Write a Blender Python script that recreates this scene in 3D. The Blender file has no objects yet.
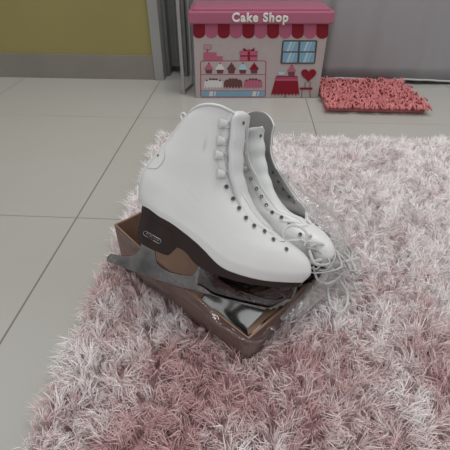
import bpy, bmesh, math, random
import numpy as np
from mathutils import Vector, Matrix, noise
random.seed(7); rng = np.random.default_rng(7)
sc = bpy.context.scene
COL = sc.collection
PI = math.pi

# ---------------------------------------------------------------- materials
MATS = {}
def mat(name, base, rough=.5, metal=0., coat=0., bump=None, var=None, spec=.5, trans=None):
    """procedural principled material; bump=(scale,strength,dist), var=(scale, colour2, lo, hi)"""
    m = bpy.data.materials.new(name); m.use_nodes = True
    nt = m.node_tree; n = nt.nodes; l = nt.links
    b = n['Principled BSDF']
    b.inputs['Base Color'].default_value = (*base, 1)
    b.inputs['Roughness'].default_value = rough
    b.inputs['Metallic'].default_value = metal
    b.inputs['Coat Weight'].default_value = coat
    b.inputs['Specular IOR Level'].default_value = spec
    tc = n.new('ShaderNodeTexCoord')
    if var:
        t = n.new('ShaderNodeTexNoise'); t.inputs['Scale'].default_value = var[0]; t.inputs['Detail'].default_value = 4
        l.new(tc.outputs['Object'], t.inputs['Vector'])
        r = n.new('ShaderNodeMapRange'); r.inputs['From Min'].default_value = var[2]; r.inputs['From Max'].default_value = var[3]
        l.new(t.outputs['Fac'], r.inputs['Value'])
        x = n.new('ShaderNodeMix'); x.data_type = 'RGBA'
        x.inputs['A'].default_value = (*base, 1); x.inputs['B'].default_value = (*var[1], 1)
        l.new(r.outputs['Result'], x.inputs['Factor']); l.new(x.outputs['Result'], b.inputs['Base Color'])
    if bump:
        t = n.new('ShaderNodeTexNoise'); t.inputs['Scale'].default_value = bump[0]; t.inputs['Detail'].default_value = 3
        l.new(tc.outputs['Object'], t.inputs['Vector'])
        u = n.new('ShaderNodeBump'); u.inputs['Strength'].default_value = bump[1]; u.inputs['Distance'].default_value = bump[2]
        l.new(t.outputs['Fac'], u.inputs['Height']); l.new(u.outputs['Normal'], b.inputs['Normal'])
    MATS[name] = m
    return m

white_leather = mat('white_leather', (.66, .66, .655), .38, bump=(260, .12, .0006), var=(9, (.60, .60, .60), .45, .75))
def add_scuff(m):
    n = m.node_tree.nodes; l = m.node_tree.links; b = n['Principled BSDF']; src = b.inputs['Base Color'].links[0].from_socket
    tc = n.new('ShaderNodeTexCoord'); mp = n.new('ShaderNodeMapping'); mp.vector_type = 'POINT'
    mp.inputs['Rotation'].default_value = (0, .25, 0); mp.inputs['Scale'].default_value = (330, 12, 85)
    sb = n.new('ShaderNodeVectorMath'); sb.operation = 'SUBTRACT'; sb.inputs[1].default_value = (-.0264, -.045, .1975)
    l.new(tc.outputs['Object'], sb.inputs[0]); l.new(sb.outputs[0], mp.inputs['Vector'])
    ln = n.new('ShaderNodeVectorMath'); ln.operation = 'LENGTH'; l.new(mp.outputs[0], ln.inputs[0])
    mr = n.new('ShaderNodeMapRange'); mr.inputs['From Min'].default_value = 1.1; mr.inputs['From Max'].default_value = .2; mr.inputs['To Max'].default_value = .45
    l.new(ln.outputs['Value'], mr.inputs['Value'])
    x = n.new('ShaderNodeMix'); x.data_type = 'RGBA'; l.new(mr.outputs[0], x.inputs['Factor']); l.new(src, x.inputs['A']); x.inputs['B'].default_value = (.40, .39, .37, 1)
    l.new(x.outputs['Result'], b.inputs['Base Color'])
add_scuff(white_leather)
tongue_leather = mat('tongue_leather', (.60, .61, .615), .5, bump=(40, .25, .002))
lining = mat('grey_lining', (.27, .265, .26), .9, bump=(300, .3, .0006))
sole_brown = mat('dark_brown_sole', (.017, .0075, .006), .33, spec=.28)
chrome = mat('blade_chrome', (.19, .18, .178), .17, 1., bump=(32, .8, .003), var=(34, (.105, .10, .10), .38, .66))
chrome_dark = mat('plate_chrome', (.105, .10, .10), .11, 1., bump=(40, .6, .003))
silver = mat('silver', (.34, .33, .32), .35, 1.)
eyelet_dark = mat('eyelet_dark', (.05, .05, .055), .4)
eyelet_ring = mat('eyelet_ring', (.17, .17, .175), .45, .3)
hook_mat = mat('hook_enamel', (.56, .56, .55), .42)
stitch = mat('stitching', (.45, .45, .45), .8)
lace_mat = mat('lace_cotton', (.50, .50, .49), .85, bump=(900, .5, .0005))
cardboard = mat('cardboard', (.155, .082, .066), .8, bump=(60, .3, .001), var=(14, (.115, .062, .052), .4, .7))
cardboard_in = mat('cardboard_inside', (.24, .145, .10), .8, var=(12, (.19, .12, .085), .4, .7))
foil = mat('silver_foil', (.33, .33, .33), .15, .85, bump=(12, .25, .006))
yellow = mat('yellow_paint', (.255, .216, .072), .35, bump=(90, .06, .001), var=(3, (.235, .198, .068), .4, .7))
skirting = mat('beige_skirting', (.215, .195, .17), .45, var=(5, (.19, .17, .15), .35, .7))
post_white = mat('white_trim', (.27, .265, .255), .5, var=(6, (.235, .23, .22), .4, .7))
door_grey = mat('grey_door', (.16, .16, .15), .5, var=(8, (.14, .14, .135), .4, .7))
jamb_grey = mat('jamb_grey', (.13, .135, .13), .5)
wall_pale = mat('pale_wall', (.27, .265, .275), .7, var=(3, (.33, .34, .36), .4, .7))
curtain_m = mat('curtain_cloth', (.27, .262, .272), .75, bump=(500, .2, .0005))
hem_m = mat('curtain_hem', (.42, .42, .43), .7)
steel = mat('brushed_steel', (.40, .38, .385), .28, 1., bump=(50, .2, .001))
box_card = mat('printed_card', (.37, .31, .305), .6, var=(40, (.345, .29, .285), .4, .7))
lid_pink = mat('pink_lid_vinyl', (.34, .095, .155), .34, bump=(14, .25, .003))
p_red = mat('print_red', (.20, .009, .02), .6, spec=.2)
p_pink = mat('print_pink', (.38, .10, .165), .6, spec=.2)
p_rose = mat('print_rose', (.32, .05, .10), .6, spec=.2)
p_dark = mat('print_dark', (.06, .04, .045), .5)
p_choc = mat('print_chocolate', (.10, .035, .035), .5)
p_blue = mat('print_blue', (.16, .30, .40), .45)
p_sky = mat('print_sky', (.33, .46, .54), .45)
p_white = mat('print_white', (.55, .53, .53), .45)
letter_m = mat('lettering_white', (.62, .60, .57), .5)
mat_coral = mat('coral_chenille', (.56, .20, .20), .9, var=(25, (.44, .13, .14), .4, .65))
rug_back = mat('rug_backing', (.45, .28, .28), .95)

def floor_material():
    m = bpy.data.materials.new('glazed_floor_tile'); m.use_nodes = True
    nt = m.node_tree; n = nt.nodes; l = nt.links; b = n['Principled BSDF']
    tc = n.new('ShaderNodeTexCoord'); sep = n.new('ShaderNodeSeparateXYZ'); l.new(tc.outputs['Object'], sep.inputs[0])
    def M(op, a, bb=None, c=None):
        x = n.new('ShaderNodeMath'); x.operation = op
        for i, v in enumerate((a, bb, c)):
            if v is None: continue
            if isinstance(v, (int, float)): x.inputs[i].default_value = v
            else: l.new(v, x.inputs[i])
        return x.outputs[0]
    TX, TY = .575, .557
    gx = M('ABSOLUTE', M('SUBTRACT', M('FRACT', M('DIVIDE', M('ADD', sep.outputs[0], .362 + 10 * TX + TX / 2), TX)), .5))
    gy = M('ABSOLUTE', M('SUBTRACT', M('FRACT', M('DIVIDE', M('ADD', sep.outputs[1], -.651 + 10 * TY + TY / 2), TY)), .5))
    line = M('MAXIMUM', M('LESS_THAN', gx, .0030), M('MULTIPLY', M('LESS_THAN', gy, .0028), .7))
    ns = n.new('ShaderNodeTexNoise'); ns.inputs['Scale'].default_value = 3; ns.inputs['Detail'].default_value = 6; l.new(tc.outputs['Object'], ns.inputs['Vector'])
    c1 = n.new('ShaderNodeMix'); c1.data_type = 'RGBA'; c1.inputs['A'].default_value = (.365, .357, .335, 1); c1.inputs['B'].default_value = (.41, .402, .375, 1)
    l.new(ns.outputs['Fac'], c1.inputs['Factor'])
    c2 = n.new('ShaderNodeMix'); c2.data_type = 'RGBA'; c2.inputs['B'].default_value = (.17, .155, .135, 1)
    l.new(c1.outputs['Result'], c2.inputs['A']); l.new(line, c2.inputs['Factor']); l.new(c2.outputs['Result'], b.inputs['Base Color'])
    r = M('MULTIPLY_ADD', line, .5, .22); l.new(r, b.inputs['Roughness'])
    return m
floor_m = floor_material()

def plastic_material(name, haze, gloss):
    m = bpy.data.materials.new(name); m.use_nodes = True
    nt = m.node_tree; n = nt.nodes; l = nt.links
    for x in list(n): n.remove(x)
    out = n.new('ShaderNodeOutputMaterial'); tc = n.new('ShaderNodeTexCoord')
    ns = n.new('ShaderNodeTexNoise'); ns.inputs['Scale'].default_value = 38; ns.inputs['Detail'].default_value = 3; ns.inputs['Distortion'].default_value = 1.2
    l.new(tc.outputs['Object'], ns.inputs['Vector'])
    bp = n.new('ShaderNodeBump'); bp.inputs['Strength'].default_value = .9; bp.inputs['Distance'].default_value = .006; l.new(ns.outputs['Fac'], bp.inputs['Height'])
    tr = n.new('ShaderNodeBsdfTransparent'); tr.inputs['Color'].default_value = (.96, .96, .96, 1)
    gl = n.new('ShaderNodeBsdfGlossy'); gl.inputs['Roughness'].default_value = .08; gl.inputs['Color'].default_value = (.9, .9, .9, 1); l.new(bp.outputs['Normal'], gl.inputs['Normal'])
    df = n.new('ShaderNodeBsdfDiffuse'); df.inputs['Color'].default_value = (.62, .61, .59, 1)
    lw = n.new('ShaderNodeLayerWeight'); lw.inputs['Blend'].default_value = .25; l.new(bp.outputs['Normal'], lw.inputs['Normal'])
    mr = n.new('ShaderNodeMapRange'); mr.inputs['To Min'].default_value = .03; mr.inputs['To Max'].default_value = gloss; l.new(lw.outputs['Facing'], mr.inputs['Value'])
    m1 = n.new('ShaderNodeMixShader'); l.new(mr.outputs['Result'], m1.inputs['Fac']); l.new(tr.outputs[0], m1.inputs[1]); l.new(gl.outputs[0], m1.inputs[2])
    m2 = n.new('ShaderNodeMixShader'); m2.inputs['Fac'].default_value = haze; l.new(m1.outputs[0], m2.inputs[1]); l.new(df.outputs[0], m2.inputs[2])
    l.new(m2.outputs[0], out.inputs['Surface'])
    return m
plastic = plastic_material('clear_plastic', .22, .6); film = plastic_material('thin_clear_film', .015, .2)

# ---------------------------------------------------------------- helpers
def link(name, me, mats, parent=None, smooth=False):
    o = bpy.data.objects.new(name, me); COL.objects.link(o)
    for m in (mats if isinstance(mats, (list, tuple)) else [mats]): me.materials.append(m)
    if parent: o.parent = parent
    if smooth: me.polygons.foreach_set('use_smooth', [True] * len(me.polygons))
    return o
def tag(o, label=None, cat=None, kind=None, group=None):
    if label: o['label'] = label
    if cat: o['category'] = cat
    if kind: o['kind'] = kind
    if group: o['group'] = group
    return o
class MB:
    def __init__(s): s.v = []; s.f = []; s.m = []
    def add(s, vs, fs, mi=0):
        k = len(s.v); s.v += [tuple(v) for v in vs]; s.f += [tuple(i + k for i in f) for f in fs]; s.m += [mi] * len(fs)
    def box(s, c, d, M=None, mi=0):
        vs = [Vector((c[0] + x * d[0] / 2, c[1] + y * d[1] / 2, c[2] + z * d[2] / 2)) for x in (-1, 1) for y in (-1, 1) for z in (-1, 1)]
        if M: vs = [M @ v for v in vs]
        s.add(vs, [(0, 1, 3, 2), (4, 6, 7, 5), (0, 4, 5, 1), (2, 3, 7, 6), (0, 2, 6, 4), (1, 5, 7, 3)], mi)
    def tube(s, pts, r, n=8, mi=0, closed=False, flat=1.):
        pts = [Vector(p) for p in pts]; N = len(pts); vs = []; prev = None
        for i, p in enumerate(pts):
            a = pts[i - 1] if (i or closed) else p; b = pts[(i + 1) % N] if (i < N - 1 or closed) else p
            t = (b - a).normalized()
            if prev is None: prev = t.orthogonal().normalized()
            prev = (prev - t * prev.dot(t)).normalized(); q = t.cross(prev)
            for j in range(n):
                c = 2 * PI * j / n; vs.append(p + prev * math.cos(c) * r + q * math.sin(c) * r * flat)
        fs = []
        for i in range(N if closed else N - 1):
            for j in range(n):
                a = i * n + j; b = i * n + (j + 1) % n; i2 = (i + 1) % N
                fs.append((a, b, i2 * n + (j + 1) % n, i2 * n + j))
        if not closed: fs += [tuple(range(n))[::-1], tuple((N - 1) * n + j for j in range(n))]
        s.add(vs, fs, mi)
    def prism(s, poly, y0, y1, mi=0):
        """poly in (x,z), extruded along y"""
        n = len(poly); s.add([(x, y0, z) for x, z in poly] + [(x, y1, z) for x, z in poly],
            [tuple(range(n)), tuple(range(2 * n - 1, n - 1, -1))] + [(i, i + n, (i + 1) % n + n, (i + 1) % n) for i in range(n)], mi)
    def build(s, name, mats, parent=None, smooth=False, bevel=0, sub=0, fix=True):
        me = bpy.data.meshes.new(name); me.from_pydata(s.v, [], s.f)
        if fix:
            bm = bmesh.new(); bm.from_mesh(me)
            for f, k in zip(bm.faces, s.m): f.material_index = k
            bmesh.ops.recalc_face_normals(bm, faces=bm.faces); bm.to_mesh(me); bm.free()
        else:
            me.polygons.foreach_set('material_index', s.m)
        o = link(name, me, mats, parent, smooth)
        if bevel:
            b = o.modifiers.new('bevel', 'BEVEL'); b.width = bevel; b.segments = 2; b.limit_method = 'ANGLE'; b.angle_limit = .6
        if sub:
            q = o.modifiers.new('sub', 'SUBSURF'); q.levels = q.render_levels = sub
        return o
def cr(pts, n):
    """Catmull-Rom through pts resampled to n points by arc length"""
    P = [np.array(p, float) for p in pts]; P = [2 * P[0] - P[1]] + P + [2 * P[-1] - P[-2]]; out = []
    for i in range(1, len(P) - 2):
        for t in np.linspace(0, 1, 24, endpoint=False):
            a, b, c, d = P[i - 1:i + 3]
            out.append(.5 * (2 * b + (c - a) * t + (2 * a - 5 * b + 4 * c - d) * t * t + (3 * b - a - 3 * c + d) * t ** 3))
    out.append(P[-2]); out = np.array(out)
    L = np.r_[0, np.cumsum(np.linalg.norm(np.diff(out, axis=0), axis=1))]
    t = np.linspace(0, L[-1], n)
    return np.array([np.interp(t, L, out[:, k]) for k in range(out.shape[1])]).T
def empty(name, M, label, cat, group=None):
    o = bpy.data.objects.new(name, None); COL.objects.link(o); o.matrix_world = M; o.empty_display_size = .05
    return tag(o, label, cat, None, group)
sst = lambda a, b, x: (lambda t: t * t * (3 - 2 * t))(min(1, max(0, (x - a) / (b - a))))

# ---------------------------------------------------------------- the room
def slab(name, x0, x1, y0, y1, z0, z1, m, kind='structure', bevel=0):
    b = MB(); b.box(((x0 + x1) / 2, (y0 + y1) / 2, (z0 + z1) / 2), (x1 - x0, y1 - y0, z1 - z0))
    o = b.build(name, m, bevel=bevel); o['kind'] = kind; return o
slab('floor', -2.2, 2.2, -1.2, 1.95, -.03, 0, floor_m)
slab('wall_left', -2.2, -.385, 1.612, 1.75, 0, 1.6, yellow)
slab('baseboard_left', -2.2, -.3855, 1.606, 1.6118, 0, .094, skirting, bevel=.001)
slab('trim_1', -.3845, -.346, 1.600, 1.70, 0, 1.6, post_white, bevel=.002)
slab('wall_back', -.2555, 2.2, 1.68, 1.78, 0, 1.6, wall_pale)
# door behind the white post, with its jamb strips and dark gap below
b = MB(); b.box((-.30, 1.722, .812), (.088, .012, 1.575)); b.box((-.308, 1.7145, .812), (.012, .003, 1.575)); b.box((-.283, 1.7145, .812), (.004, .003, 1.575))
o = b.build('door_1', door_grey, bevel=.001); o['kind'] = 'structure'
slab('wall_recess', -.384, -.2556, 1.745, 1.80, 0, 1.6, jamb_grey)
slab('trim_2', -.3455, -.331, 1.66, 1.72, 0, 1.6, jamb_grey, bevel=.002)
slab('trim_3', -.269, -.256, 1.66, 1.715, 0, 1.6, jamb_grey, bevel=.002)

# curtain hanging along the wall behind the toy box
NX, NZ = 240, 30; V = []; F = []
for j in range(NZ + 1):
    z = .016 + j / NZ * 1.5
    for i in range(NX + 1):
        x = -.215 + i / NX * 1.9
        a = .35 + .65 * (j / NZ)
        y = 1.625 + .010 * math.sin(x * 34 + .6 * math.sin(x * 9)) * a + .006 * math.sin(x * 71 + 1.3) * a + (.0 if x < .285 else -.012 * sst(.285, .31, x))
        V.append((x, y, z + (.003 * math.sin(x * 21) if j == 0 else 0)))
for j in range(NZ):
    for i in range(NX): a = j * (NX + 1) + i; F.append((a, a + 1, a + NX + 2, a + NX + 1))
me = bpy.data.meshes.new('curtain'); me.from_pydata(V, [], F)
cur = link('curtain', me, curtain_m, smooth=True); md = cur.modifiers.new('s', 'SOLIDIFY'); md.thickness = .003
tag(cur, 'pale grey floor-length curtain hanging behind the pink toy box', 'curtain')
b = MB(); b.tube([(x, y - .001, z) for x, y, z in V[:NX + 1]], .004, 6); b.build('hem', hem_m, cur, smooth=True)

# steel rack leg frame beside the toy box
b = MB(); b.box((-.2425, 1.444, .62), (.012, .010, 1.24)); b.box((-.2225, 1.545, .62), (.008, .008, 1.24))
for z in (.006, 1.2): b.tube([(-.242, 1.444, z), (-.2225, 1.545, z)], .004, 8)
rk = b.build('metal_rack', steel, bevel=.0015)
tag(rk, 'slim brushed steel upright frame standing on the floor left of the toy box', 'rack')

# ---------------------------------------------------------------- toy storage box
A = Vector((-.191, 1.404, 0)); B = Vector((.259, 1.431, 0)); W = (B - A).length
ex = (B - A).normalized(); ey = Vector((-ex.y, ex.x, 0))
TB = Matrix(((ex.x, ey.x, 0, A.x), (ex.y, ey.y, 0, A.y), (0, 0, 1, 0), (0, 0, 0, 1)))
tb = empty('toy_box', TB, 'pink-lidded cardboard toy storage box printed as a cake shop', 'toy box')
DP = .165
b = MB(); b.box((W / 2, DP / 2 + .0, .1275), (W, DP, .255)); b.build('body', box_card, tb, bevel=.002)
b = MB(); b.box((W / 2, DP / 2, .2665), (W + .024, DP + .026, .038))
lid = b.build('lid', lid_pink, tb, bevel=.005)
# embossed rim of padded lid top
b = MB(); b.box((W / 2, DP / 2, .2875), (W - .002, DP - .004, .010)); b.build('lid_pad', lid_pink, lid, bevel=.004)
# lettering
fc = bpy.data.curves.new('lettering', 'FONT'); fc.body = 'Cake Shop'; fc.size = .0355; fc.extrude = .0002; fc.bevel_depth = .0017; fc.bevel_resolution = 1; fc.space_character = 1.2; fc.space_word = .9
fc.align_x = 'CENTER'; fc.align_y = 'BOTTOM_BASELINE'; fc.materials.append(letter_m)
tmp = bpy.data.objects.new('tmp', fc); COL.objects.link(tmp); me = bpy.data.meshes.new_from_object(tmp.evaluated_get(bpy.context.evaluated_depsgraph_get())); bpy.data.objects.remove(tmp)
lt = bpy.data.objects.new('lettering', me); COL.objects.link(lt); lt.parent = lid
lt.location = (.221, -.0140, .2560); lt.rotation_euler = (PI / 2, 0, 0)

# printed picture: drawn in sheet units (x 196..318, y 98 = bottom), laid on the front panel
def PX(x, y):
    q = (98 - y) / 76; xl = 196 - 3 * q; xr = 318 + 8 * q
    a = (x - xl) / (xr - xl) * W
    z = .5 - 1.412 * math.tan(.6587 + math.atan((y - 225) / 385))
    return a, z
pm = [p_red, p_pink, p_rose, p_dark, p_choc, p_blue, p_sky, p_white, box_card]
RED, PINK, ROSE, DARK, CHOC, BLUE, SKY, WHI, CARD = range(9)
pb = MB(); layer = [0]
def poly(pts, mi, up=True):
    if up: layer[0] += 1
    y = -.0004 - .00002 * layer[0]
    vs = []
    for p in pts:
        a, z = PX(*p); vs.append((a, y, max(z, .002)))
    pb.add(vs, [tuple(range(len(vs)))], mi)
def rect(x0, y0, x1, y1, mi, sk=0): poly([(x0 + sk, y0), (x1 + sk, y0), (x1, y1), (x0, y1)], mi)
def rrect(x0, y0, x1, y1, r, mi, sk=0):
    pts = []
    for cx, cy, a0 in ((x1 - r, y0 + r, -90), (x1 - r, y1 - r, 0), (x0 + r, y1 - r, 90), (x0 + r, y0 + r, 180)):
        for k in range(5):
            a = math.radians(a0 + k * 22.5); X = cx + r * math.cos(a); Y = cy + r * math.sin(a)
            pts.append((X + sk * (y1 - Y) / (y1 - y0), Y))
    poly(pts, mi)
def disc(x, y, rx, ry, mi, n=18): poly([(x + rx * math.cos(2 * PI * k / n), y + ry * math.sin(2 * PI * k / n)) for k in range(n)], mi)
# scalloped awning
for k in range(11):
    x0 = 193.4 + k * 12.02; x1 = x0 + 12.02; xm = (x0 + x1) / 2; yb = 33.2 + .05 * k
    pts = [(x0 + .1, 19)] + [(xm - 5.95 * math.cos(t), yb + 5.2 * math.sin(t)) for t in np.linspace(0, PI, 13)] + [(x1 - .1, 19)]
    poly(pts, RED if k % 2 == 0 else PINK)
# counter cabinet
rrect(200.3, 60.6, 265.6, 97.2, 2.2, ROSE); rrect(201.2, 61.4, 264.7, 96.6, 1.7, CARD)
rect(201.2, 74.2, 264.7, 75, ROSE); rect(201.2, 90.5, 264.7, 91.1, ROSE); rrect(201.2, 91.1, 264.7, 96.6, 1.4, BLUE)
for x in (209, 252): rect(x, 91.4, x + 3.6, 96.2, WHI, .8); rect(x + 5, 91.4, x + 6.2, 96.2, WHI, .8)
def cupcake(x, yb, s, top):
    poly([(x - 3.6 * s, yb - 4 * s), (x + 3.6 * s, yb - 4 * s), (x + 2.9 * s, yb), (x - 2.9 * s, yb)], CHOC)
    poly([(x - 4.2 * s, yb - 3.9 * s), (x - 4.4 * s, yb - 5.6 * s), (x - 2.9 * s, yb - 6.9 * s), (x - 2.3 * s, yb - 8.5 * s), (x - .9 * s, yb - 9.6 * s), (x, yb - 10.6 * s),
          (x + .9 * s, yb - 9.6 * s), (x + 2.3 * s, yb - 8.5 * s), (x + 2.9 * s, yb - 6.9 * s), (x + 4.4 * s, yb - 5.6 * s), (x + 4.2 * s, yb - 3.9 * s)], top)
    disc(x, yb - 10.3 * s, .9 * s, .8 * s, RED if top != ROSE else CHOC, 8)
for i, c in enumerate((PINK, WHI, CHOC, SKY, RED)): cupcake(208.8 + i * 11.2, 73.6, 1, c)
def cake(x, c, d):
    pts = [(x - 9, 81.5), (x - 7, 79.5), (x + 7, 79.5), (x + 9, 81.5), (x + 9.2, 86.5)]
    for k in range(13): t = k / 12; pts.append((x + 9.2 - 18.4 * t, 87.6 + 1.2 * math.cos(k * PI)))
    pts += [(x - 9.2, 86.5)]; poly(pts, c)
    for k in (-3, 0, 3): disc(x + k, 79.3, 1.6, 1.1, CHOC if c != CHOC else d, 8)
    for k in (-6.5, 6.5): disc(x + k, 80.4, 1.2, .9, CHOC, 8)
cake(213.3, WHI, CHOC); cake(233, CHOC, CHOC); cake(252.8, PINK, CHOC)
# cash register and present on the counter
poly([(203.5, 60.6), (203.5, 52.4), (216.5, 52.4), (216.5, 56.2), (222.5, 56.2), (222.5, 60.6)], PINK)
rrect(203.8, 44.6, 211.2, 49.4, .8, ROSE); rrect(204.5, 45.3, 210.5, 48.7, .5, CARD); rect(206.9, 49.4, 208.1, 52.4, ROSE); rect(205.3, 46.6, 209.7, 47.3, ROSE)
rect(239.5, 52.6, 256.6, 60.6, PINK); rect(239, 50.8, 257.2, 53.2, PINK); rect(247, 50.8, 249.4, 60.6, RED); rect(239.5, 55.2, 256.6, 56.6, RED)
poly([(248.2, 51), (242.5, 47.6), (243, 51.2)], RED); poly([(248.2, 51), (253.9, 47.6), (253.4, 51.2)], RED); disc(248.2, 50.3, 1.5, 1.3, ROSE, 8)
# four-pane window
rrect(279.3, 40.2, 313.6, 63.8, 1.6, DARK, 1.6)
for x0, x1 in ((281.0, 295.4), (297.4, 312.0)):
    for y0, y1, s in ((41.6, 51.2, 1.1), (52.6, 62.4, .5)):
        rect(x0 + s * .6, y0, x1 + s * .6, y1, BLUE, .6)
        rect(x0 + 4, y0, x0 + 6.6, y1, SKY, 3.4); rect(x0 + 8.2, y0, x0 + 9.2, y1, SKY, 3.4)
# cafe table, cupcake, dish
rect(284.4, 94, 285.4, 98, DARK)
pts = [(275.6, 75.8), (296.6, 75.8), (299, 93.6)]
for k in range(17): t = k / 16; pts.append((299 - 27.6 * t, 94.4 + .9 * math.cos(k * PI)))
pts += [(271.2, 93.6)]; poly(pts, RED)
poly([(275.6, 76.6), (296.8, 76.6), (297.3, 80.8), (274.4, 80.8)], ROSE); poly([(274.8, 79.2), (297.2, 79.2), (297.3, 80.4), (274.5, 80.4)], PINK)
cupcake(290.6, 75.6, .98, PINK); poly([(277, 71.6), (284.6, 71.6), (283, 75), (278.6, 75)], SKY)
# heart-backed chair
for x0 in (304.2, 309.2): rect(x0, 82, x0 + .7, 88.5, DARK)
H = []
for t in np.linspace(0, 2 * PI, 40, endpoint=False):
    hx = 16 * math.sin(t) ** 3; hy = 13 * math.cos(t) - 5 * math.cos(2 * t) - 2 * math.cos(3 * t) - math.cos(4 * t)
    H.append((307.6 + hx * .47, 75.2 - hy * .46 - .6))
poly(H, RED)
rect(299.4, 87.4, 312, 89.6, RED)
rect(301, 89.6, 301.6, 97.8, DARK, .5); rect(309.8, 89.6, 310.4, 97.8, DARK, -.5)
pb.build('printed_front', pm, tb, fix=False)
me = bpy.data.objects['printed_front'].data

# coral chenille mat by the curtain
def strands_mesh(name, base, tip, mid, width, wmid, mats, cols=None, parent=None):
    """ribbon strands: base, mid, tip (N,3); width (N,)"""
    N = len(base); d = tip - base; side = np.cross(d, rng.normal(size=(N, 3))); side /= np.linalg.norm(side, axis=1)[:, None] + 1e-9
    w = side * width[:, None] / 2
    V = np.stack([base - w, base + w, mid - w * wmid, mid + w * wmid, tip], 1).reshape(-1, 3)
    k = np.arange(N)[:, None] * 5
    quads = (k + np.array([0, 1, 3, 2])).ravel(); tris = (k + np.array([2, 3, 4])).ravel()
    me = bpy.data.meshes.new(name); me.vertices.add(len(V)); me.vertices.foreach_set('co', V.ravel().astype(np.float32))
    loops = np.concatenate([np.stack([quads.reshape(-1, 4)], 1).reshape(-1, 4), tris.reshape(-1, 3)], 1).ravel()
    me.loops.add(len(loops)); me.loops.foreach_set('vertex_index', loops.astype(np.int32))
    me.polygons.add(2 * N); st = (np.arange(N)[:, None] * 7 + np.array([0, 4])).ravel(); me.polygons.foreach_set('loop_start', st.astype(np.int32))
    me.polygons.foreach_set('use_smooth', np.ones(2 * N, bool))
    if cols is not None:
        at = me.color_attributes.new('yarn', 'FLOAT_COLOR', 'POINT')
        c = np.repeat(np.c_[cols, np.ones(N)], 5, axis=0); at.data.foreach_set('color', c.ravel().astype(np.float32))
    me.update(); me.validate()
    return link(name, me, mats, parent)
b = MB(); mx0, mx1, my0, my1 = .268, .60, 1.30, 1.58
b.box(((mx0 + mx1) / 2, (my0 + my1) / 2, .009), (mx1 - mx0, my1 - my0, .016))
bm_ = b.build('bath_mat', mat_coral, bevel=.004)
tag(bm_, 'coral pink shaggy chenille mat lying against the curtain right of the toy box', 'mat')
b = MB()
for k in range(1000):
    x = random.uniform(mx0, mx1); y = random.uniform(my0, my1); a = random.uniform(0, 2 * PI); L = random.uniform(.018, .03)
    if random.random() < .12: y = my0; a = random.uniform(PI * 1.2, PI * 1.8)
    p0 = Vector((x, y, .012)); d = Vector((math.cos(a), math.sin(a), 0))
    h = random.uniform(.022, .036)
    e = p0 + d * L + Vector((0, 0, .010))
    e.x = max(e.x, .2665)
    b.tube([p0, p0 + d * L * .4 + Vector((0, 0, h - .012)), e], .0032, 5)
b.build('chenille_pile', mat_coral, bm_, smooth=True)['kind'] = 'stuff'

# ---------------------------------------------------------------- shaggy rug
b = MB(); RX0, RX1, RY0, RY1 = -.240, .95, .03, 1.035
b.box(((RX0 + RX1) / 2, (RY0 + RY1) / 2, .003), (RX1 - RX0, RY1 - RY0, .006)); rug = b.build('shaggy_rug', rug_back)
tag(rug, 'pale pink deep-pile shaggy rug under the skates and cardboard box', 'rug')
def rug_material():
    m = bpy.data.materials.new('rug_yarn'); m.use_nodes = True; n = m.node_tree.nodes; l = m.node_tree.links; bs = n['Principled BSDF']
    a = n.new('ShaderNodeVertexColor'); a.layer_name = 'yarn'; l.new(a.outputs['Color'], bs.inputs['Base Color'])
    bs.inputs['Roughness'].default_value = .45; bs.inputs['Sheen Weight'].default_value = .2
    return m
BOXP = [Vector((.0132, .3111)), Vector((-.2097, .4846)), Vector((-.100, .632)), Vector((.123, .458))]
def inside(P, m=.0):
    c = sum((Vector(q) for q in BOXP), Vector((0, 0))) / 4; ok = np.ones(len(P), bool)
    for i in range(4):
        a = BOXP[i]; e = (BOXP[(i + 1) % 4] - a); nn = Vector((-e.y, e.x)).normalized()
        if nn.dot(c - a) < 0: nn = -nn
        ok &= ((P[:, 0] - a.x) * nn.x + (P[:, 1] - a.y) * nn.y) > -m
    return ok
sp = .0112; gx = np.arange(RX0, RX1, sp); gy = np.arange(RY0, RY1, sp)
T = np.array([(x, y) for x in gx for y in gy]) + rng.uniform(-.45, .45, (len(gx) * len(gy), 2)) * sp
T = T[~inside(T, .004)]
NS = 25
nz = lambda p, s, o=0: noise.noise(Vector((p[0] * s + o, p[1] * s, o * 1.7)))
lean = np.array([2.6 * PI * nz(p, 10, 3) + random.uniform(-1.9, 1.9) for p in T]); amt = np.array([random.uniform(.35, 1.25) for p in T])
hgt = np.array([.033 + .010 * nz(p, 26, 12) + random.uniform(-.003, .002) for p in T])
patch = np.array([nz(p, 5.5, 20) * .6 + nz(p, 14, 31) * .45 + nz(p, 45, 41) * .3 for p in T])
tone = np.array([random.gauss(0, 1) for p in T])
bx = np.repeat(T, NS, axis=0); N = len(bx)
base = np.c_[bx + rng.normal(0, .0026, (N, 2)), np.full(N, .004)]
ang = np.repeat(lean, NS) + rng.normal(0, .62, N); am = np.repeat(amt, NS) * rng.uniform(.45, 1.2, N)
h = np.repeat(hgt, NS) * rng.uniform(.62, 1.05, N)
dx = np.c_[np.cos(ang), np.sin(ang)] * (am * .022)[:, None]
mid = np.c_[base[:, :2] + dx * .30, base[:, 2] + h * .80]
tip = np.c_[base[:, :2] + dx * 1.0 + rng.normal(0, .002, (N, 2)), base[:, 2] + h]
# near the box the pile bends away from its walls
ins = inside(tip, .003); tip[ins, :2] = base[ins, :2]; mid[ins, :2] = base[ins, :2]
ins = inside(tip, .001); keep = ~ins; base, mid, tip = base[keep], mid[keep], tip[keep]
pt = np.repeat(patch, NS)[keep]; tn = np.repeat(tone, NS)[keep]; n_ = len(base)
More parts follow.
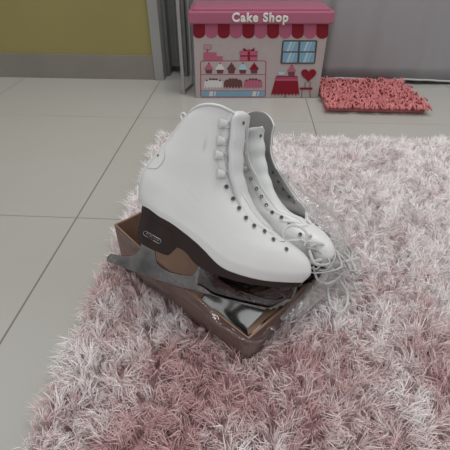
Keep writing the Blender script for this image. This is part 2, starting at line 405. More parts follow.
# patchy mauve yarn; light falloff painted in, darker in front, paler right and far
light_grad = np.clip((base[:, 0] * .5 + (base[:, 1] - .30) * 1.25) / .55 + .10, 0, 1)
f = np.clip(.42 + .75 * light_grad - pt * (1.30 - .5 * light_grad) + tn * .17 + rng.normal(0, .14, n_), 0, 1)[:, None]
c0 = np.array([.66, .42, .42]); c1 = np.array([.99, .95, .95])
cols = (c0 * (1 - f) + c1 * f)
rp = strands_mesh('pile', base, tip, mid, rng.uniform(.0007, .0014, n_), 1.1, [rug_material()], cols, rug)
rp['kind'] = 'stuff'

# ---------------------------------------------------------------- crushed shoe box
Nn = Vector((.0132, .3111, .070)); Ll = Vector((-.2097, .4846, .118)); Rr = Vector((.1230, .4580, .050)); Bk = Ll + Vector((.108, .143, -.018))
low = lambda p, z: Vector((p.x, p.y, z))
RIM = [Nn, Ll, Bk, Rr]; zb = [.0075, .014, .010, .0075]
def quad_strip(pts_top, pts_bot, th, center):
    """closed tray: outer and inner walls with rounded-off thickness"""
    b = MB(); n = len(pts_top); to = pts_top; bo = pts_bot
    c = sum(to, Vector()) / n
    def inn(p, z=0): d = Vector((c.x - p.x, c.y - p.y, 0)).normalized(); return p + d * th + Vector((0, 0, z))
    ti = [inn(p) for p in to]; bi = [inn(p, .003) for p in bo]
    vs = to + bo + ti + bi
    fs = []; mi = []
    for i in range(n):
        j = (i + 1) % n
        fs += [(i, j, n + j, n + i)]; mi += [0]
        fs += [(2 * n + i, 3 * n + i, 3 * n + j, 2 * n + j)]; mi += [1]
        fs += [(i, 2 * n + i, 2 * n + j, j)]; mi += [1]
    fs += [tuple(n + i for i in range(n))]; mi += [0]
    fs += [tuple(3 * n + i for i in range(n))]; mi += [1]
    b.add(vs, fs); b.m = mi
    return b
# subdivide each side so that the walls bow a little
top = []; bot = []
for i in range(4):
    p, q = RIM[i], RIM[(i + 1) % 4]
    out = (p + q) / 2 - sum(RIM, Vector()) / 4; out.z = 0; out.normalize()
    for k in range(8):
        t = k / 8; bow = math.sin(PI * t)
        top.append(p.lerp(q, t) + out * .003 * bow - Vector((0, 0, .002 * bow * (1 + math.sin(9 * t + i)))))
        bot.append(low(p, zb[i]).lerp(low(q, zb[(i + 1) % 4]), t) - out * .002 * bow)
cb = quad_strip(top, bot, .004, None).build('cardboard_box', [cardboard, cardboard_in], bevel=.0006)
tag(cb, 'open brown cardboard shoe box pressed into the rug beneath the skates', 'box')
# fold line and torn liner strip of the near corner
b = MB(); e1 = (Ll - Nn).normalized(); g1 = (Rr - Nn).normalized()
fl = [Nn + e1 * .006 + g1 * .006 + Vector((0, 0, -.003)), Nn + g1 * .075 + e1 * .005 + Vector((0, 0, -.004)), Nn + g1 * .070 + e1 * .019 + Vector((0, 0, -.012)), Nn + g1 * .018 + e1 * .017 + Vector((0, 0, -.012))]
b.add(fl + [p - Vector((0, 0, .0015)) for p in fl], [(0, 1, 2, 3), (7, 6, 5, 4), (0, 4, 5, 1), (1, 5, 6, 2), (2, 6, 7, 3), (3, 7, 4, 0)])
b.build('flap', cardboard_in, cb)
# silver sheet lining the near half of the box
V = []; F = []; n1, n2 = 30, 16
for i in range(n1 + 1):
    for j in range(n2 + 1):
        a = .012 + i / n1 * .115; c = .010 + j / n2 * .082
        p = Vector((Nn.x, Nn.y, 0)) + Vector((e1.x, e1.y, 0)).normalized() * a + Vector((g1.x, g1.y, 0)).normalized() * c
        z = .022 + .034 * sst(.15, 1, j / n2) + .016 * math.exp(-(j / n2 * 6.0) ** 2) + .004 * math.sin(a * 40) + .002 * nz((a, c), 25, 8)
        V.append((p.x, p.y, z))
for i in range(n1):
    for j in range(n2): a = i * (n2 + 1) + j; F.append((a, a + 1, a + n2 + 2, a + n2 + 1))
me = bpy.data.meshes.new('foil_sheet'); me.from_pydata(V, [], F); fo = link('foil_sheet', me, foil, smooth=True)
md = fo.modifiers.new('s', 'SOLIDIFY'); md.thickness = .0006
tag(fo, 'shiny silver foil sheet lying inside the cardboard box under the blades', 'foil')

# ---------------------------------------------------------------- figure skates
BACK = [(-.0985, .1015), (-.104, .112), (-.1065, .1232), (-.1068, .1407), (-.1035, .1525), (-.0980, .1634), (-.0904, .1787), (-.0821, .1927), (-.0751, .2063), (-.0672, .2232), (-.0594, .231)]
TOP = [(-.0594, .231), (-.0527, .2372), (-.047, .2416), (-.0397, .2454), (-.0295, .2478), (-.0176, .2483), (-.0080, .2468), (.0040, .2440), (.0188, .2395)]
FRONT = [(.1444, .0420), (.1525, .0553), (.1512, .0652), (.1464, .0737), (.1374, .0813), (.1275, .0865), (.1182, .0896), (.1055, .0948), (.0924, .1022), (.0757, .113), (.0601, .1254),
         (.0467, .1411), (.0358, .1586), (.0274, .1778), (.024, .1938), (.0205, .2165), (.0188, .2395)]
BOTT = [(-.0985, .1015), (-.0846, .0984), (-.0699, .0921), (-.0513, .0865), (-.0334, .0785), (-.0153, .0695), (.0001, .0604), (.0123, .0519), (.0283, .0433), (.0538, .0392), (.0842, .0380), (.115, .0400), (.1444, .0420)]
SOLO = [(-.0446, .0591), (-.026, .0548), (-.0084, .0419), (.0079, .0356), (.0303, .0334), (.0554, .0318), (.0854, .0327), (.1164, .0351), (.1430, .0372)]
KN, HN = 84, 22
Bk_, Tp_, Fr_, Bt_ = cr(BACK, 200), cr(TOP, 200), cr(FRONT, 400), cr(BOTT, 200)
def ip(C, t): return np.array([np.interp(t * (len(C) - 1), np.arange(len(C)), C[:, k]) for k in (0, 1)])
def wfoot(s): return np.interp(s, [-.105, -.08, -.03, 0, .05, .09, .12, .15], [.0325, .033, .0285, .031, .039, .0415, .040, .034])
def width(s, u): t = sst(.115, .185, u); return wfoot(s) * (1 - t) + t * np.interp(u, [.15, .19, .25], [.032, .0345, .040])
PW = .78
def surf(k, th, side, off=0.):
    """k up the boot, th around from heel (0) to front (pi)"""
    x = (1 - math.cos(th)) / 2
    x2 = (1 - math.cos(th)) / 2
    c0, c1, b_, f_ = ip(Bt_, x), ip(Tp_, x2), ip(Bk_, k), ip(Fr_, k)
    c = (1 - x) * b_ + x * f_ + (1 - k) * (c0 - (1 - x) * Bt_[0] - x * Bt_[-1]) + k ** 3 * (c1 - (1 - x) * Tp_[0] - x * Tp_[-1])
    w = width(c[0], c[1]) * (1 - .07 * max(0, 1 - k * 14)) + off
    t = w * max(0, math.sin(th)) ** PW
    return Vector((c[0], side * t, c[1]))
K0 = .30  # set below from the front outline
L_ = np.array([np.hypot(p[0] - .0990, p[1] - .0985) for p in Fr_]); K0 = L_.argmin() / (len(Fr_) - 1)
def th_max(k, gap):
    g = gap * sst(K0, K0 + .10, k) * (.75 + .25 * sst(K0, 1, k)) + (.009 * sst(.55, .8, k) if gap < .025 else 0)
    if g <= 0: return PI
    q = surf(k, PI * .55, 1); w = width(ip(Fr_, k)[0] - .012, ip(Fr_, k)[1])
    return PI - math.asin(min(.98, (g / w) ** (1 / PW)))
def surf_normal(k, th, side):
    a = surf(k + .01, th, side) - surf(k - .01, th, side); c = surf(k, th + .03, side) - surf(k, th - .03, side)
    n = a.cross(c).normalized()
    return n if n.y * side > 0 else -n
def find(s, u, side):
    best = None
    for i in range(12, 98):
        for j in range(30, 98):
            k = i / 100; th = PI * j / 100; p = surf(k, th, side); d = (p.x - s) ** 2 + (p.z - u) ** 2
            if best is None or d < best[0]: best = (d, k, th)
    return best[1], best[2]
def find2(s, u):
    best = None
    for i in range(30, 90):
        for j in range(2, 60):
            k = i / 100; th = PI * j / 150; p = surf(k, th, -1); d = (p.x - s) ** 2 + (p.z - u) ** 2
            if best is None or d < best[0]: best = (d, k, th)
    return best[1], best[2]
EYES = [(.0117, .151), (.0226, .1386), (.0336, .1268), (.0452, .117), (.0585, .1089), (.0723, .1032), (.0877, .0949), (.1080, .0860)]
HOOKS = [(-.0089, .2278), (-.007, .2066), (-.0057, .1877), (.0012, .1671)]

def FLR(s, k): return (.021 * sst(K0 - .02, .40, k) * (1 - .55 * sst(.58, .80, k))) if s > 0 else .007 * sst(K0, .5, k) * (1 - sst(.6, .8, k))
def make_skate(M, gap, tongue_shift, tongue_inset, label, lace_world, near):
    root = empty('figure_skate', M, label, 'ice skate', 'pair of white figure skates')
    # upper: one closed leather shell, split by the lacing slit above the toe
    ks = [i / KN for i in range(KN + 1)]
    V = []; idx = {}
    def vid(i, j, s):
        k = ks[i]; tm = th_max(k, gap)
        key = (i, j, s if (0 < j and not (j == HN and tm >= PI - 1e-6)) else 0)
        if key not in idx:
            th = tm * j / HN
            # open mouth flares a little for the wide-open boot
            p = surf(k, th, s)
            if not near: p.y += FLR(s, k) * (j / HN) ** 2
            if not near and s > 0: p.z -= .016 * (j / HN) ** 5 * sst(.86, 1, k)
            idx[key] = len(V); V.append(p)
        return idx[key]
    F = []
    for i in range(KN):
        for j in range(HN):
            for s in (-1, 1):
                q = [vid(i, j, s), vid(i, j + 1, s), vid(i + 1, j + 1, s), vid(i + 1, j, s)]
                q2 = []; [q2.append(v) for v in q if v not in q2]
                if len(q2) > 2: F.append(q2[::s])
    mb = MB(); mb.add(V, F)
    up = mb.build('boot_upper', [white_leather, lining], root, smooth=True)
    md = up.modifiers.new('thickness', 'SOLIDIFY'); md.thickness = .0036; md.offset = -1; md.material_offset = 1; md.material_offset_rim = 0
    # collar edge binding
    pts = [surf(1, th_max(1, gap) * (1 - j / HN), -1) for j in range(HN)] + [surf(1, th_max(1, gap) * j / HN, 1) for j in range(HN + 1)]
    if not near: pts = [p + Vector((0, math.copysign(.010 * sst(-.06, .01, p.x) , p.y) if abs(p.y) > .004 else 0, 0)) * 0 + Vector((0, (1 if p.y > 0 else -1) * .010 * min(1, abs(PI - 0)) * 0, 0)) for p in pts]
    if near:
        b = MB(); b.tube(cr([tuple(p) for p in pts], 80), .0021, 8); b.build('collar_binding', white_leather, root, smooth=True)
    def flare(p, k, j, s):
        if not near: p = p + Vector((0, FLR(s, k) * j ** 2, -.016 * j ** 5 * sst(.86, 1, k) if s > 0 else 0))
        return p
    # eyestay: overlaid facing strip along each side of the slit, with stitching
    for s in (-1, 1):
        V = []; F = []; rows = [K0 - .035 + i / 60 * (1.0 - K0 + .035) for i in range(61)]; line = []
        for k in rows:
            tm = th_max(max(k, K0), gap)
            tm = min(tm, PI - .03)
            wd = .40 - .10 * sst(K0, 1, k) + .5 * sst(K0 + .06, K0 - .035, k) * 0
            for q in range(5):
                th = tm - wd * (1 - q / 4); kk = min(.999, k)
                p = surf(kk, th, s, 0); nn = surf_normal(min(.985, kk), min(th, PI - .08), s)
                V.append(flare(p, kk, th / th_max(kk, gap), s) + nn * (.0011 if 0 < q else .0003))
            line.append(V[-4] + nn * .0003 if False else flare(surf(kk, tm - wd * .28, s), kk, 1 - wd * .28 / tm, s) + surf_normal(min(.985, kk), min(tm - wd * .28, PI - .08), s) * .0012)
        for i in range(60):
            for q in range(4): a = i * 5 + q; F.append((a, a + 1, a + 6, a + 5))
        mb = MB(); mb.add(V, F); es = mb.build('eyestay', white_leather, root, smooth=True)
        mb = MB(); mb.tube(line[2:-1], .00042, 5); mb.build('stitching', stitch, es, smooth=True)
    # eyelets and lace hooks on both flaps
    for s in (-1, 1):
        for (a, u) in EYES:
            k, th = find(a, u, -1); c = flare(surf(k, th, s), k, th / th_max(k, gap), s); nn = surf_normal(k, th, s)
            R = nn.to_track_quat('Z', 'Y').to_matrix().to_4x4(); Mx = Matrix.Translation(c + nn * .0014) @ R
            b = MB(); b.tube([Mx @ Vector((.0025 * math.cos(t), .0025 * math.sin(t), 0)) for t in np.linspace(0, 2 * PI, 14, endpoint=False)], .00045, 6, closed=True)
            e = b.build('eyelet', eyelet_ring, root, smooth=True)
            b = MB(); b.add([Mx @ Vector((.0025 * math.cos(t), .0025 * math.sin(t), -.0001)) for t in np.linspace(0, 2 * PI, 14, endpoint=False)] + [Mx @ Vector((0, 0, -.0006))], [(i, (i + 1) % 14, 14) for i in range(14)])
            b.build('eyelet_hole', eyelet_dark, e)
            if not near:  # rivet backs seen on the lining
                ci = c - nn * .0042; Mi = Matrix.Translation(ci) @ R
                b = MB(); b.tube([Mi @ Vector((.0018 * math.cos(t), .0018 * math.sin(t), 0)) for t in np.linspace(0, 2 * PI, 12, endpoint=False)], .0007, 6, closed=True)
                b.build('eyelet_back', eyelet_dark, e, smooth=True)
        for (a, u) in HOOKS:
            k, th = find(a, u, -1); c = flare(surf(k, th, s), k, th / th_max(k, gap), s); nn = surf_normal(k, th, s)
            fx = Vector((1, 0, 0)); fx = (fx - nn * fx.dot(nn)).normalized(); fz = nn.cross(fx); fz = fz if fz.z > 0 else -fz
            P = lambda x, z, y: c + fx * x + fz * z + nn * y
            b = MB()
            plate = [P(-.0055 + .0005, -.0045, .0013), P(.006, -.0050, .0013), P(.006, .0050, .0013), P(-.0055, .0045, .0013)]
            prof = [(.0060, .0012, .0034), (.0020, .0016, .0040), (-.0025, .0020, .0043), (-.0056, .0028, .0056), (-.0064, .0044, .0060), (-.0050, .0058, .0058), (.0000, .0062, .0050), (.0044, .0056, .0034)]
            vs = []; fs = []
            for a_, (x, y, hw) in enumerate(prof):
                for q in (-1, -.6, 0, .6, 1): vs.append(P(x, q * hw, y - .0012 * abs(q) ** 3))
            for a_ in range(len(prof) - 1):
                for q in range(4): c_ = a_ * 5 + q; fs.append((c_, c_ + 1, c_ + 6, c_ + 5))
            b.add(vs, fs)
            vs2 = [v - nn * .0007 for v in vs]; b.add(vs2, [f[::-1] for f in fs])
            b.tube([P(x, z, .0012) for x, z in ((.0045, -.0045), (-.0035, -.0042), (-.0055, 0), (-.0035, .0042), (.0045, .0045), (.0095, .003), (.0095, -.003))], .0009, 6, closed=True)
            b.build('lace_hook', hook_mat, root, smooth=True, sub=1)
    # tongue: padded strip filling the slit, standing proud of the collar
    V = []; F = []; rows = 46; cs = 15
    for i in range(rows + 1):
        t = i / rows; k = K0 - .02 + t * ((1.0 if near else .925) - K0 + .02)
        for j in range(cs):
            q = j / (cs - 1) * 2 - 1
            fr = ip(Fr_, min(1, k)); gw = (gap * .95 + .006 + .008 * sst(.55, .8, k)) if near else .023 - .008 * sst(K0 + .1, .6, k)
            hw = gw * sst(K0 - .10, K0 + .10, k) * (.8 + .3 * t) * (1 if near else 1 - .40 * sst(.80, 1, t))
            ins = .0045 + tongue_inset * sst(K0, K0 + .12, k)
            nrm = ip(Fr_, min(1, k + .01)) - ip(Fr_, max(0, k - .01)); nrm = np.array([nrm[1], -nrm[0]]); nrm /= np.linalg.norm(nrm)
            bulge = (1 - abs(q) ** 2.2) * (.0035 if near else .006) * sst(K0, K0 + .12, k)
            wob = .0010 * math.sin(t * 38) * sst(.35, .6, t) * (1 if not near else .6)
            drop = -.013 * (abs(q) ** 2) * sst(K0, K0 + .2, k)
            d = -ins + bulge + drop + wob
            p = Vector((fr[0] + nrm[0] * d, q * hw + (tongue_shift if near else tongue_shift - .004 * (1 - sst(.3, .7, t)) * sst(0, .1, t)), fr[1] + nrm[1] * d))
            V.append(p)
    # extension above the collar with rounded, slightly pointed tip
    last = V[-cs:]; ext = 8; hgt_ = .012 if near else .011
    for e in range(1, ext + 1):
        f = e / ext
        for j, p in enumerate(last):
            q = j / (cs - 1) * 2 - 1; y0 = tongue_shift
            V.append(Vector((p.x + .001 * f + .002 * f * f, y0 + (p.y - y0) * (1 - .28 * f ** 3), p.z + hgt_ * f * (1 - (.55 if near else .95) * abs(q + (0 if near else .25)) ** (2.5 if near else 1.3)))))
    R_ = rows + ext
    for i in range(R_):
        for j in range(cs - 1): a = i * cs + j; F.append((a, a + 1, a + cs + 1, a + cs))
    mb = MB(); mb.add(V, F); tg = mb.build('tongue', [tongue_leather, lining], root, smooth=True)
    md = tg.modifiers.new('thickness', 'SOLIDIFY'); md.thickness = .0045; md.offset = -1
    c = V[(R_ - 4) * cs + cs // 2 - (3 if near else 0)]; 
    b = MB(); nn = Vector((1, -.35 if near else -.1, .05)).normalized(); R = nn.to_track_quat('Z', 'Y').to_matrix().to_4x4()
    for sh in (-.006 if near else -.004,):
        Mx = Matrix.Translation(Vector((c.x, c.y + sh, c.z - .008)) + nn * .0022) @ R
        b.tube([Mx @ Vector((.0018 * math.cos(t), .0018 * math.sin(t), 0)) for t in np.linspace(0, 2 * PI, 14, endpoint=False)], .0007, 6, closed=True)
        b.add([Mx @ Vector((.0018 * math.cos(t), .0018 * math.sin(t), 0)) for t in np.linspace(0, 2 * PI, 14, endpoint=False)], [tuple(range(14))])
    b.build('tongue_eyelet', eyelet_dark, tg)
    # pull tab and heel rivet at the back
    b = MB(); b.tube([(-.0640, 0, .2230), (-.0700, 0, .2335), (-.0675, 0, .2375), (-.0625, 0, .2345), (-.0600, 0, .2270)], .0030, 8, flat=.8)
    b.build('pull_tab', white_leather, root, smooth=True, sub=1)
    b = MB(); pts = [surf(k, .02, 1) + Vector((-.0006, -surf(k, .02, 1).y, 0)) for k in np.linspace(.06, .95, 30)]
    b.tube(pts, .0016, 6); b.build('back_seam', white_leather, root, smooth=True)
    k, th = find2(-.0866, .1736); c = surf(k, th, -1); nn = surf_normal(k, th, -1)
    b = MB(); R = nn.to_track_quat('Z', 'Y').to_matrix().to_4x4(); Mx = Matrix.Translation(c + nn * .0004) @ R
    b.add([Mx @ Vector((.0017 * math.cos(t), .0017 * math.sin(t), 0)) for t in np.linspace(0, 2 * PI, 10, endpoint=False)] + [Mx @ Vector((0, 0, .001))], [(i, (i + 1) % 10, 10) for i in range(10)])
    b.build('rivet', eyelet_dark, root, smooth=True)
    # curved counter seam around the heel
    b = MB(); pts = []
    for a_, u_ in cr([(-.0989, .1542), (-.0854, .1552), (-.0776, .1644), (-.0769, .1755), (-.0790, .1860)], 16):
        kk, tt_ = find2(a_, u_); pts.append(surf(kk, tt_, -1) + surf_normal(kk, max(tt_, .05), -1) * .0002)
    b.tube(pts, .0004, 5)
    b.build('counter_seam', stitch, root, smooth=True)
    # sole: stacked layer following the boot bottom
    s0, s1 = -.0985, .1444
    def plan(s, f=1.):
        x = min(1, max(0, (s - s0) / (s1 - s0))); th = math.acos(1 - 2 * x)
        return wfoot(s) * .93 * math.sin(th) ** PW * f
    botu = lambda s: float(np.interp(s, Bt_[:, 0], Bt_[:, 1]))
    So = cr(SOLO, 120)
    def lowu(s): return float(np.interp(s, So[:, 0], So[:, 1])) if s > -.0446 else botu(s) - .007
    def loft(name, ss, topf, lowf, m, wf, parent, bev=.0012):
        V = []; F = []
        n = len(ss)
        for s in ss:
            w = wf(s); t_, l_ = topf(s), lowf(s)
            V += [(s, -w, t_), (s, w, t_), (s, w, l_), (s, -w, l_)]
        for i in range(n - 1):
            for j in range(4): a = i * 4 + j; c_ = i * 4 + (j + 1) % 4; F.append((a, c_, c_ + 4, a + 4))
        F += [(3, 2, 1, 0), tuple((n - 1) * 4 + j for j in range(4))]
        mb = MB(); mb.add(V, F); return mb.build(name, m, parent, bevel=bev)
    tt = [(s0 + s1) / 2 - (s1 - s0) / 2 * math.cos(x) for x in np.linspace(.06, PI - .06, 64)]
    loft('sole', [s for s in tt], lambda s: botu(s) + .0020, lambda s: min(lowu(s), botu(s) - .004), sole_brown, lambda s: max(.003, plan(s, 1.035)), root)
    # heel block
    ss = [-.0965 + .0008 + (.064) * (1 - math.cos(x)) / 2 for x in np.linspace(0, PI, 26)]
    def heel_low(s): return float(np.interp(s, [-.0985, -.0955, -.090, -.052, -.0455, -.0385, -.0300], [.060, .0545, .0515, .0438, .0445, .0555, .0700]))
    hl = loft('heel', ss, lambda s: botu(s) - .004, heel_low, sole_brown, lambda s: max(.010, plan(s, .98)), root, .0015)
    # badge: silver outlined capsule with small raised marks on the heel side
    yb = -plan(-.074, .98) - .0006
    d0 = Vector((-.0868, 0, .0672)); d1 = Vector((-.0600, 0, .0598)); dx_ = (d1 - d0); Ln = dx_.length; dx_.normalize(); dz_ = Vector((-dx_.z, 0, dx_.x))
    for sgn in (1, -1):
        b = MB(); yy = yb * sgn
        yo = lambda q: -sgn * (plan(q.x, .98) + .0004)
        cp = []
        for cx, a0 in ((Ln - .003, -90), (.003, 90)):
            for k in range(7): a = math.radians(a0 + 30 * k); cp.append(d0 + dx_ * (cx + .003 * math.cos(a)) + dz_ * (.003 * math.sin(a)))
        b.tube([Vector((p.x, yo(p), p.z)) for p in cp], .00045, 5, closed=True)
        for k in range(7):
            cx = .0048 + k * (Ln - .0096) / 6
            for z0, z1, sl in ((-.0013, .0013, (k % 3 - 1) * .0004),):
                p0 = d0 + dx_ * (cx - sl) + dz_ * z0; p1 = d0 + dx_ * (cx + sl) + dz_ * z1
                b.tube([Vector((p0.x, yo(p0), p0.z)), Vector((p1.x, yo(p1), p1.z))], .0004, 4)
            if k % 2 == 0:
                p0 = d0 + dx_ * cx + dz_ * .0011; p1 = d0 + dx_ * (cx + .0018) + dz_ * .0011
                b.tube([Vector((p0.x, yo(p0), p0.z)), Vector((p1.x, yo(p1), p1.z))], .0004, 4)
        b.build('heel_badge', silver, hl, smooth=True)
    # blade with its mounting plates
    BB = [(-.1335, .0129), (-.1021, .0078), (-.0692, .0030), (-.0319, -.0012), (.0001, -.0030), (.0345, -.0052), (.0643, -.0078), (.0970, -.0092)]
    pk = [(.1010, -.0100), (.1040, -.0060), (.1100, -.0078), (.1120, -.0036), (.1180, -.0040), (.1200, .0010), (.1265, .0030), (.1280, .0075), (.1340, .0110), (.1385, .0250)]
    TT = [(.1385, .0340), (.0854, .0315), (.0303, .0322), (-.0005, .0395), (-.0045, .0370), (-.0066, .0250), (-.0110, .0180), (-.025, .0155), (-.0418, .0163), (-.0540, .0195), (-.0631, .0251), (-.0665, .0330), (-.0690, .0425),
          (-.0905, .0485), (-.0890, .0410), (-.0961, .0307), (-.1027, .0269), (-.1166, .0240), (-.1304, .0240), (-.1345, .0190)]
    bb = [tuple(p) for p in cr(BB, 26)]
    b = MB(); b.prism(bb + pk + TT, -.0021, .0021); bl = b.build('blade', chrome, root, bevel=.0006)
    # raised loop rim around the recess of the front mount
    b = MB(); lp = []
    for t in np.linspace(0, 2 * PI, 40, endpoint=False):
        r = 1.0 + .25 * math.cos(t); lp.append((.086 + .038 * math.cos(t), .0150 + (.0065 + .002 * math.cos(t)) * math.sin(t)))
    for sd in (-1, 1): b.tube([(x, sd * .0052, z) for x, z in lp], .0007, 6, closed=True)
    b.build('mount_rim', chrome, bl, smooth=True)
    loft('sole_plate', [s for s in np.linspace(-.004, .1395, 30)], lambda s: lowu(s) + .0006, lambda s: lowu(s) - .0020, chrome_dark, lambda s: .8 * plan(s, .9) * (.75 + .25 * math.sin(PI * min(1, max(0, (s + .004) / .1435)))), root, .0006)
    loft('heel_plate', [s for s in np.linspace(-.0925, -.0500, 16)], lambda s: heel_low(s) + .0004, lambda s: heel_low(s) - .0018, chrome_dark, lambda s: .6 * plan(s), root, .0006)
    b = MB()
    for sd in (-1, 1):   # flared side webs between runner and front plate
        V = []; F = []; ss_ = np.linspace(-.001, .134, 40); nr = 9
        for s in ss_:
            wp = .72 * plan(s, .9) * sst(-.012, .03, s); top_ = lowu(s) - .0008; bt_ = -.0022 - .0030 * sst(.0, .07, s) + .0085 * sst(.03, 0, s) + .020 * sst(.102, .134, s)
            for q in range(nr):
                t = q / (nr - 1); V.append((s, sd * (.0023 + .0031 * math.sin(t * PI * .5) + max(0, wp - .0055) * t ** 3.2), bt_ + (top_ - bt_) * t))
        for i in range(39):
            for j in range(nr - 1): a = i * nr + j; F.append((a, a + 1, a + nr + 1, a + nr))
        b.add(V, F)
    gs = b.build('front_mount', chrome_dark, root, smooth=True); md = gs.modifiers.new('t', 'SOLIDIFY'); md.thickness = .0012
    # laces
    Mi = M.inverted()
    for ln in lace_world:
        b = MB(); b.tube([Mi @ Vector(tuple(p)) for p in cr(ln, 14 * len(ln))], .0024, 8, flat=.42); b.build('lace', lace_mat, root, smooth=True)
    return root

def pose(D, Y, U, P): return Matrix(((D[0], Y[0], U[0], P[0]), (D[1], Y[1], U[1], P[1]), (D[2], Y[2], U[2], P[2]), (0, 0, 0, 1)))
LN = [[(.0441, .4185, .152), (.0583, .4195, .15), (.0778, .4205, .152), (.1031, .4259, .145), (.1297, .4397, .125), (.1542, .4443, .1), (.1764, .4559, .06), (.1823, .4311, .045)],
      [(.0473, .4276, .152), (.0663, .4135, .15), (.0858, .4105, .135), (.0991, .4109, .12), (.1248, .4293, .1), (.1567, .4516, .085), (.2004, .496, .055)],
      [(.0904, .4201, .14), (.1096, .4261, .13), (.1202, .4238, .115), (.1086, .4125, .105), (.0932, .4158, .115), (.0957, .424, .135), (.1098, .4337, .135)],
      [(.1036, .4133, .11), (.1155, .415, .08), (.1372, .4245, .065), (.1611, .4505, .06), (.1813, .4895, .06), (.1617, .4978, .085), (.1227, .4687, .12), (.0936, .435, .15)]]
LF = [[(.0577, .4138, .153), (.0556, .421, .165), (.0629, .4311, .168), (.076, .4345, .166), (.0877, .4314, .16), (.0906, .4235, .152), (.0866, .4162, .145)],
      [(.0799, .4171, .155), (.1009, .4256, .13), (.1149, .4224, .11), (.1414, .438, .08), (.174, .4753, .05), (.1926, .465, .045)],
      [(.1394, .4436, .07), (.138, .4285, .045), (.1395, .4022, .04), (.1487, .3874, .042), (.1614, .3998, .042), (.1669, .4239, .045), (.1591, .4468, .05), (.1425, .4454, .09), (.1223, .4338, .12)],
      [(.1111, .4265, .12), (.1419, .4527, .1), (.1763, .5084, .07), (.191, .5112, .05), (.1741, .478, .052), (.1375, .4422, .08), (.1104, .4216, .09)],
      [(.1166, .4354, .13), (.105, .424, .12), (.1215, .4265, .09), (.1543, .4581, .07), (.1795, .4484, .045), (.1952, .4471, .045)]]
def tangle(c, n, seed):
    q = random.Random(seed); out = []; a = q.uniform(0, 6)
    for i in range(n):
        a += q.uniform(.7, 1.5); rr = q.uniform(.010, .028)
        out.append((c[0] + rr * 1.15 * math.cos(a), c[1] + rr * math.sin(a), c[2] + q.uniform(-.012, .010)))
    return out
LN.append(tangle((.118, .428, .110), 12, 3)); LN.append(tangle((.150, .452, .080), 11, 5)); LF.append(tangle((.110, .425, .125), 9, 8))
make_skate(pose((.984, -.0652, -.1657), (-.0316, .852, -.5226), (.1752, .5195, .8363), (-.0625, .376, .091)), .021, 0, .0015,
           'white figure skate nearest the viewer, tilted over the box, heel badge and lace hooks showing', LN, True)
make_skate(pose((.8068, -.5724, .1464), (.5901, .7693, -.2447), (.0275, .2839, .9585), (.0102, .5003, .0386)), .030, -.004, .012,
           'white figure skate behind the front one, wide open with grey lining showing', LF, False)

# ---------------------------------------------------------------- crumpled clear plastic bag
BAG = [[(.0439, .5656, .19), (.0554, .5398, .192), (.0767, .6436, .12)], [(.0733, .5232, .16), (.095, .5333, .16), (.1342, .6608, .06)], [(.1121, .4868, .135), (.1405, .5056, .14), (.1825, .6027, .05)],
       [(.1381, .4635, .115), (.162, .4807, .11), (.1943, .5412, .045)], [(.127, .4445, .09), (.1418, .4321, .09), (.1629, .4633, .045)], [(.0984, .4089, .068), (.108, .4014, .068), (.1187, .4006, .045)],
       [(.0624, .3608, .068), (.067, .3488, .07), (.0754, .3515, .045)], [(.0129, .3084, .078), (.013, .2992, .078), (.0142, .3022, .045)], [(-.0555, .3532, .094), (-.0578, .3495, .094), (-.0653, .3574, .045)],
       [(-.119, .4021, .11), (-.1206, .3958, .11), (-.1346, .4041, .04)], [(-.1975, .4671, .122), (-.2022, .4668, .122), (-.201, .4537, .04)]]
rows = [cr([c[k] for c in BAG], 150) for k in range(3)]
V = []; F = []; n2 = 16
for i in range(150):
    cc = cr([rows[0][i], rows[1][i], rows[2][i]], n2 + 1)
    for j in range(n2 + 1):
        p = Vector(tuple(cc[j])); q = Vector((i * .16, j * .3, 0)); a = .006 if 0 < j else .003
        p += Vector((noise.noise(q), noise.noise(q + Vector((9, 0, 0))), .8 * noise.noise(q + Vector((0, 9, 0))))) * a + Vector((0, 0, .002 * noise.noise(q * 3)))
        V.append(p)
for i in range(149):
    for j in range(n2): a = i * (n2 + 1) + j; F.append((a, a + 1, a + n2 + 2, a + n2 + 1))
me = bpy.data.meshes.new('plastic_bag'); me.from_pydata(V, [], F); bg = link('plastic_bag', me, [plastic, film], smooth=True)
me.polygons.foreach_set('material_index', [1 if (k // n2) > 72 else 0 for k in range(len(me.polygons))])
tag(bg, 'crumpled clear plastic bag wrapped around the cardboard box and the rear skate toe', 'plastic bag')

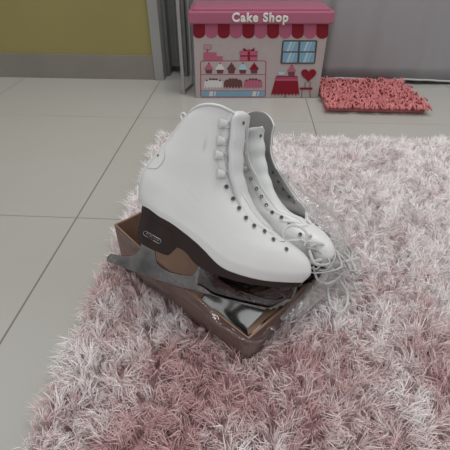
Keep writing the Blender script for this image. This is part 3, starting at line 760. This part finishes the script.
# ---------------------------------------------------------------- light
w = bpy.data.worlds.new('room_light'); sc.world = w; w.use_nodes = True
n = w.node_tree.nodes; l = w.node_tree.links; bgd = n['Background']; bgd.inputs[1].default_value = 1.0
tc = n.new('ShaderNodeTexCoord'); sx = n.new('ShaderNodeSeparateXYZ'); l.new(tc.outputs['Generated'], sx.inputs[0])
def wm(op, a, b_=None, c_=None, clamp=False):
    x = n.new('ShaderNodeMath'); x.operation = op; x.use_clamp = clamp
    for i_, v_ in enumerate((a, b_, c_)):
        if v_ is None: continue
        if isinstance(v_, (int, float)): x.inputs[i_].default_value = v_
        else: l.new(v_, x.inputs[i_])
    return x.outputs[0]
up_ = wm('MULTIPLY_ADD', sx.outputs[2], .40, .52, True)      # pale ceiling, slightly dimmer walls
side_ = wm('MULTIPLY_ADD', sx.outputs[1], -.30, .80, True)
band = wm('GREATER_THAN', wm('SINE', wm('MULTIPLY_ADD', sx.outputs[0], 13., 1.)), .55)  # bright bands added behind the camera to streak the chrome reflections
low_ = wm('LESS_THAN', sx.outputs[2], .62); back_ = wm('LESS_THAN', sx.outputs[1], -.1)
dk = wm('MULTIPLY', wm('MULTIPLY', low_, back_), wm('SUBTRACT', .30, wm('MULTIPLY', band, .45)))  # added dimming low behind the camera, broken by the bands, for chrome contrast
val = wm('MULTIPLY', wm('MULTIPLY', up_, side_), wm('SUBTRACT', 1., dk))
cb_ = n.new('ShaderNodeCombineColor')
for i_, g_ in enumerate((.99, 1.0, 1.0)): l.new(wm('MULTIPLY', val, g_ * 1.22), cb_.inputs[i_])
l.new(cb_.outputs[0], bgd.inputs[0])
def area(name, loc, rot, sx, sy, power, col):
    d = bpy.data.lights.new(name, 'AREA'); d.shape = 'RECTANGLE'; d.size = sx; d.size_y = sy; d.energy = power; d.color = col
    o = bpy.data.objects.new(name, d); COL.objects.link(o); o.location = loc; o.rotation_euler = rot; return o
area('ceiling_light', (.45, 1.0, 2.1), (0, 0, 0), 1.1, .5, 19, (1, .97, .93))

# ---------------------------------------------------------------- camera
cd = bpy.data.cameras.new('camera'); cam = bpy.data.objects.new('camera', cd); COL.objects.link(cam)
R_ = Vector((.9982, .0595, 0)).normalized(); U_ = Vector((-.0364, .6110, .7908)).normalized(); Bz = R_.cross(U_).normalized(); U_ = Bz.cross(R_)
cam.matrix_world = Matrix(((R_.x, U_.x, Bz.x, 0), (R_.y, U_.y, Bz.y, 0), (R_.z, U_.z, Bz.z, .5), (0, 0, 0, 1)))
cd.sensor_width = 36; cd.lens = 36 * 385 / 450; cd.clip_start = .02
sc.camera = cam
sc.view_settings.view_transform = 'Standard'; sc.view_settings.look = 'None'; sc.view_settings.gamma = 1; sc.view_settings.exposure = 0; sc.view_settings.use_curve_mapping = False
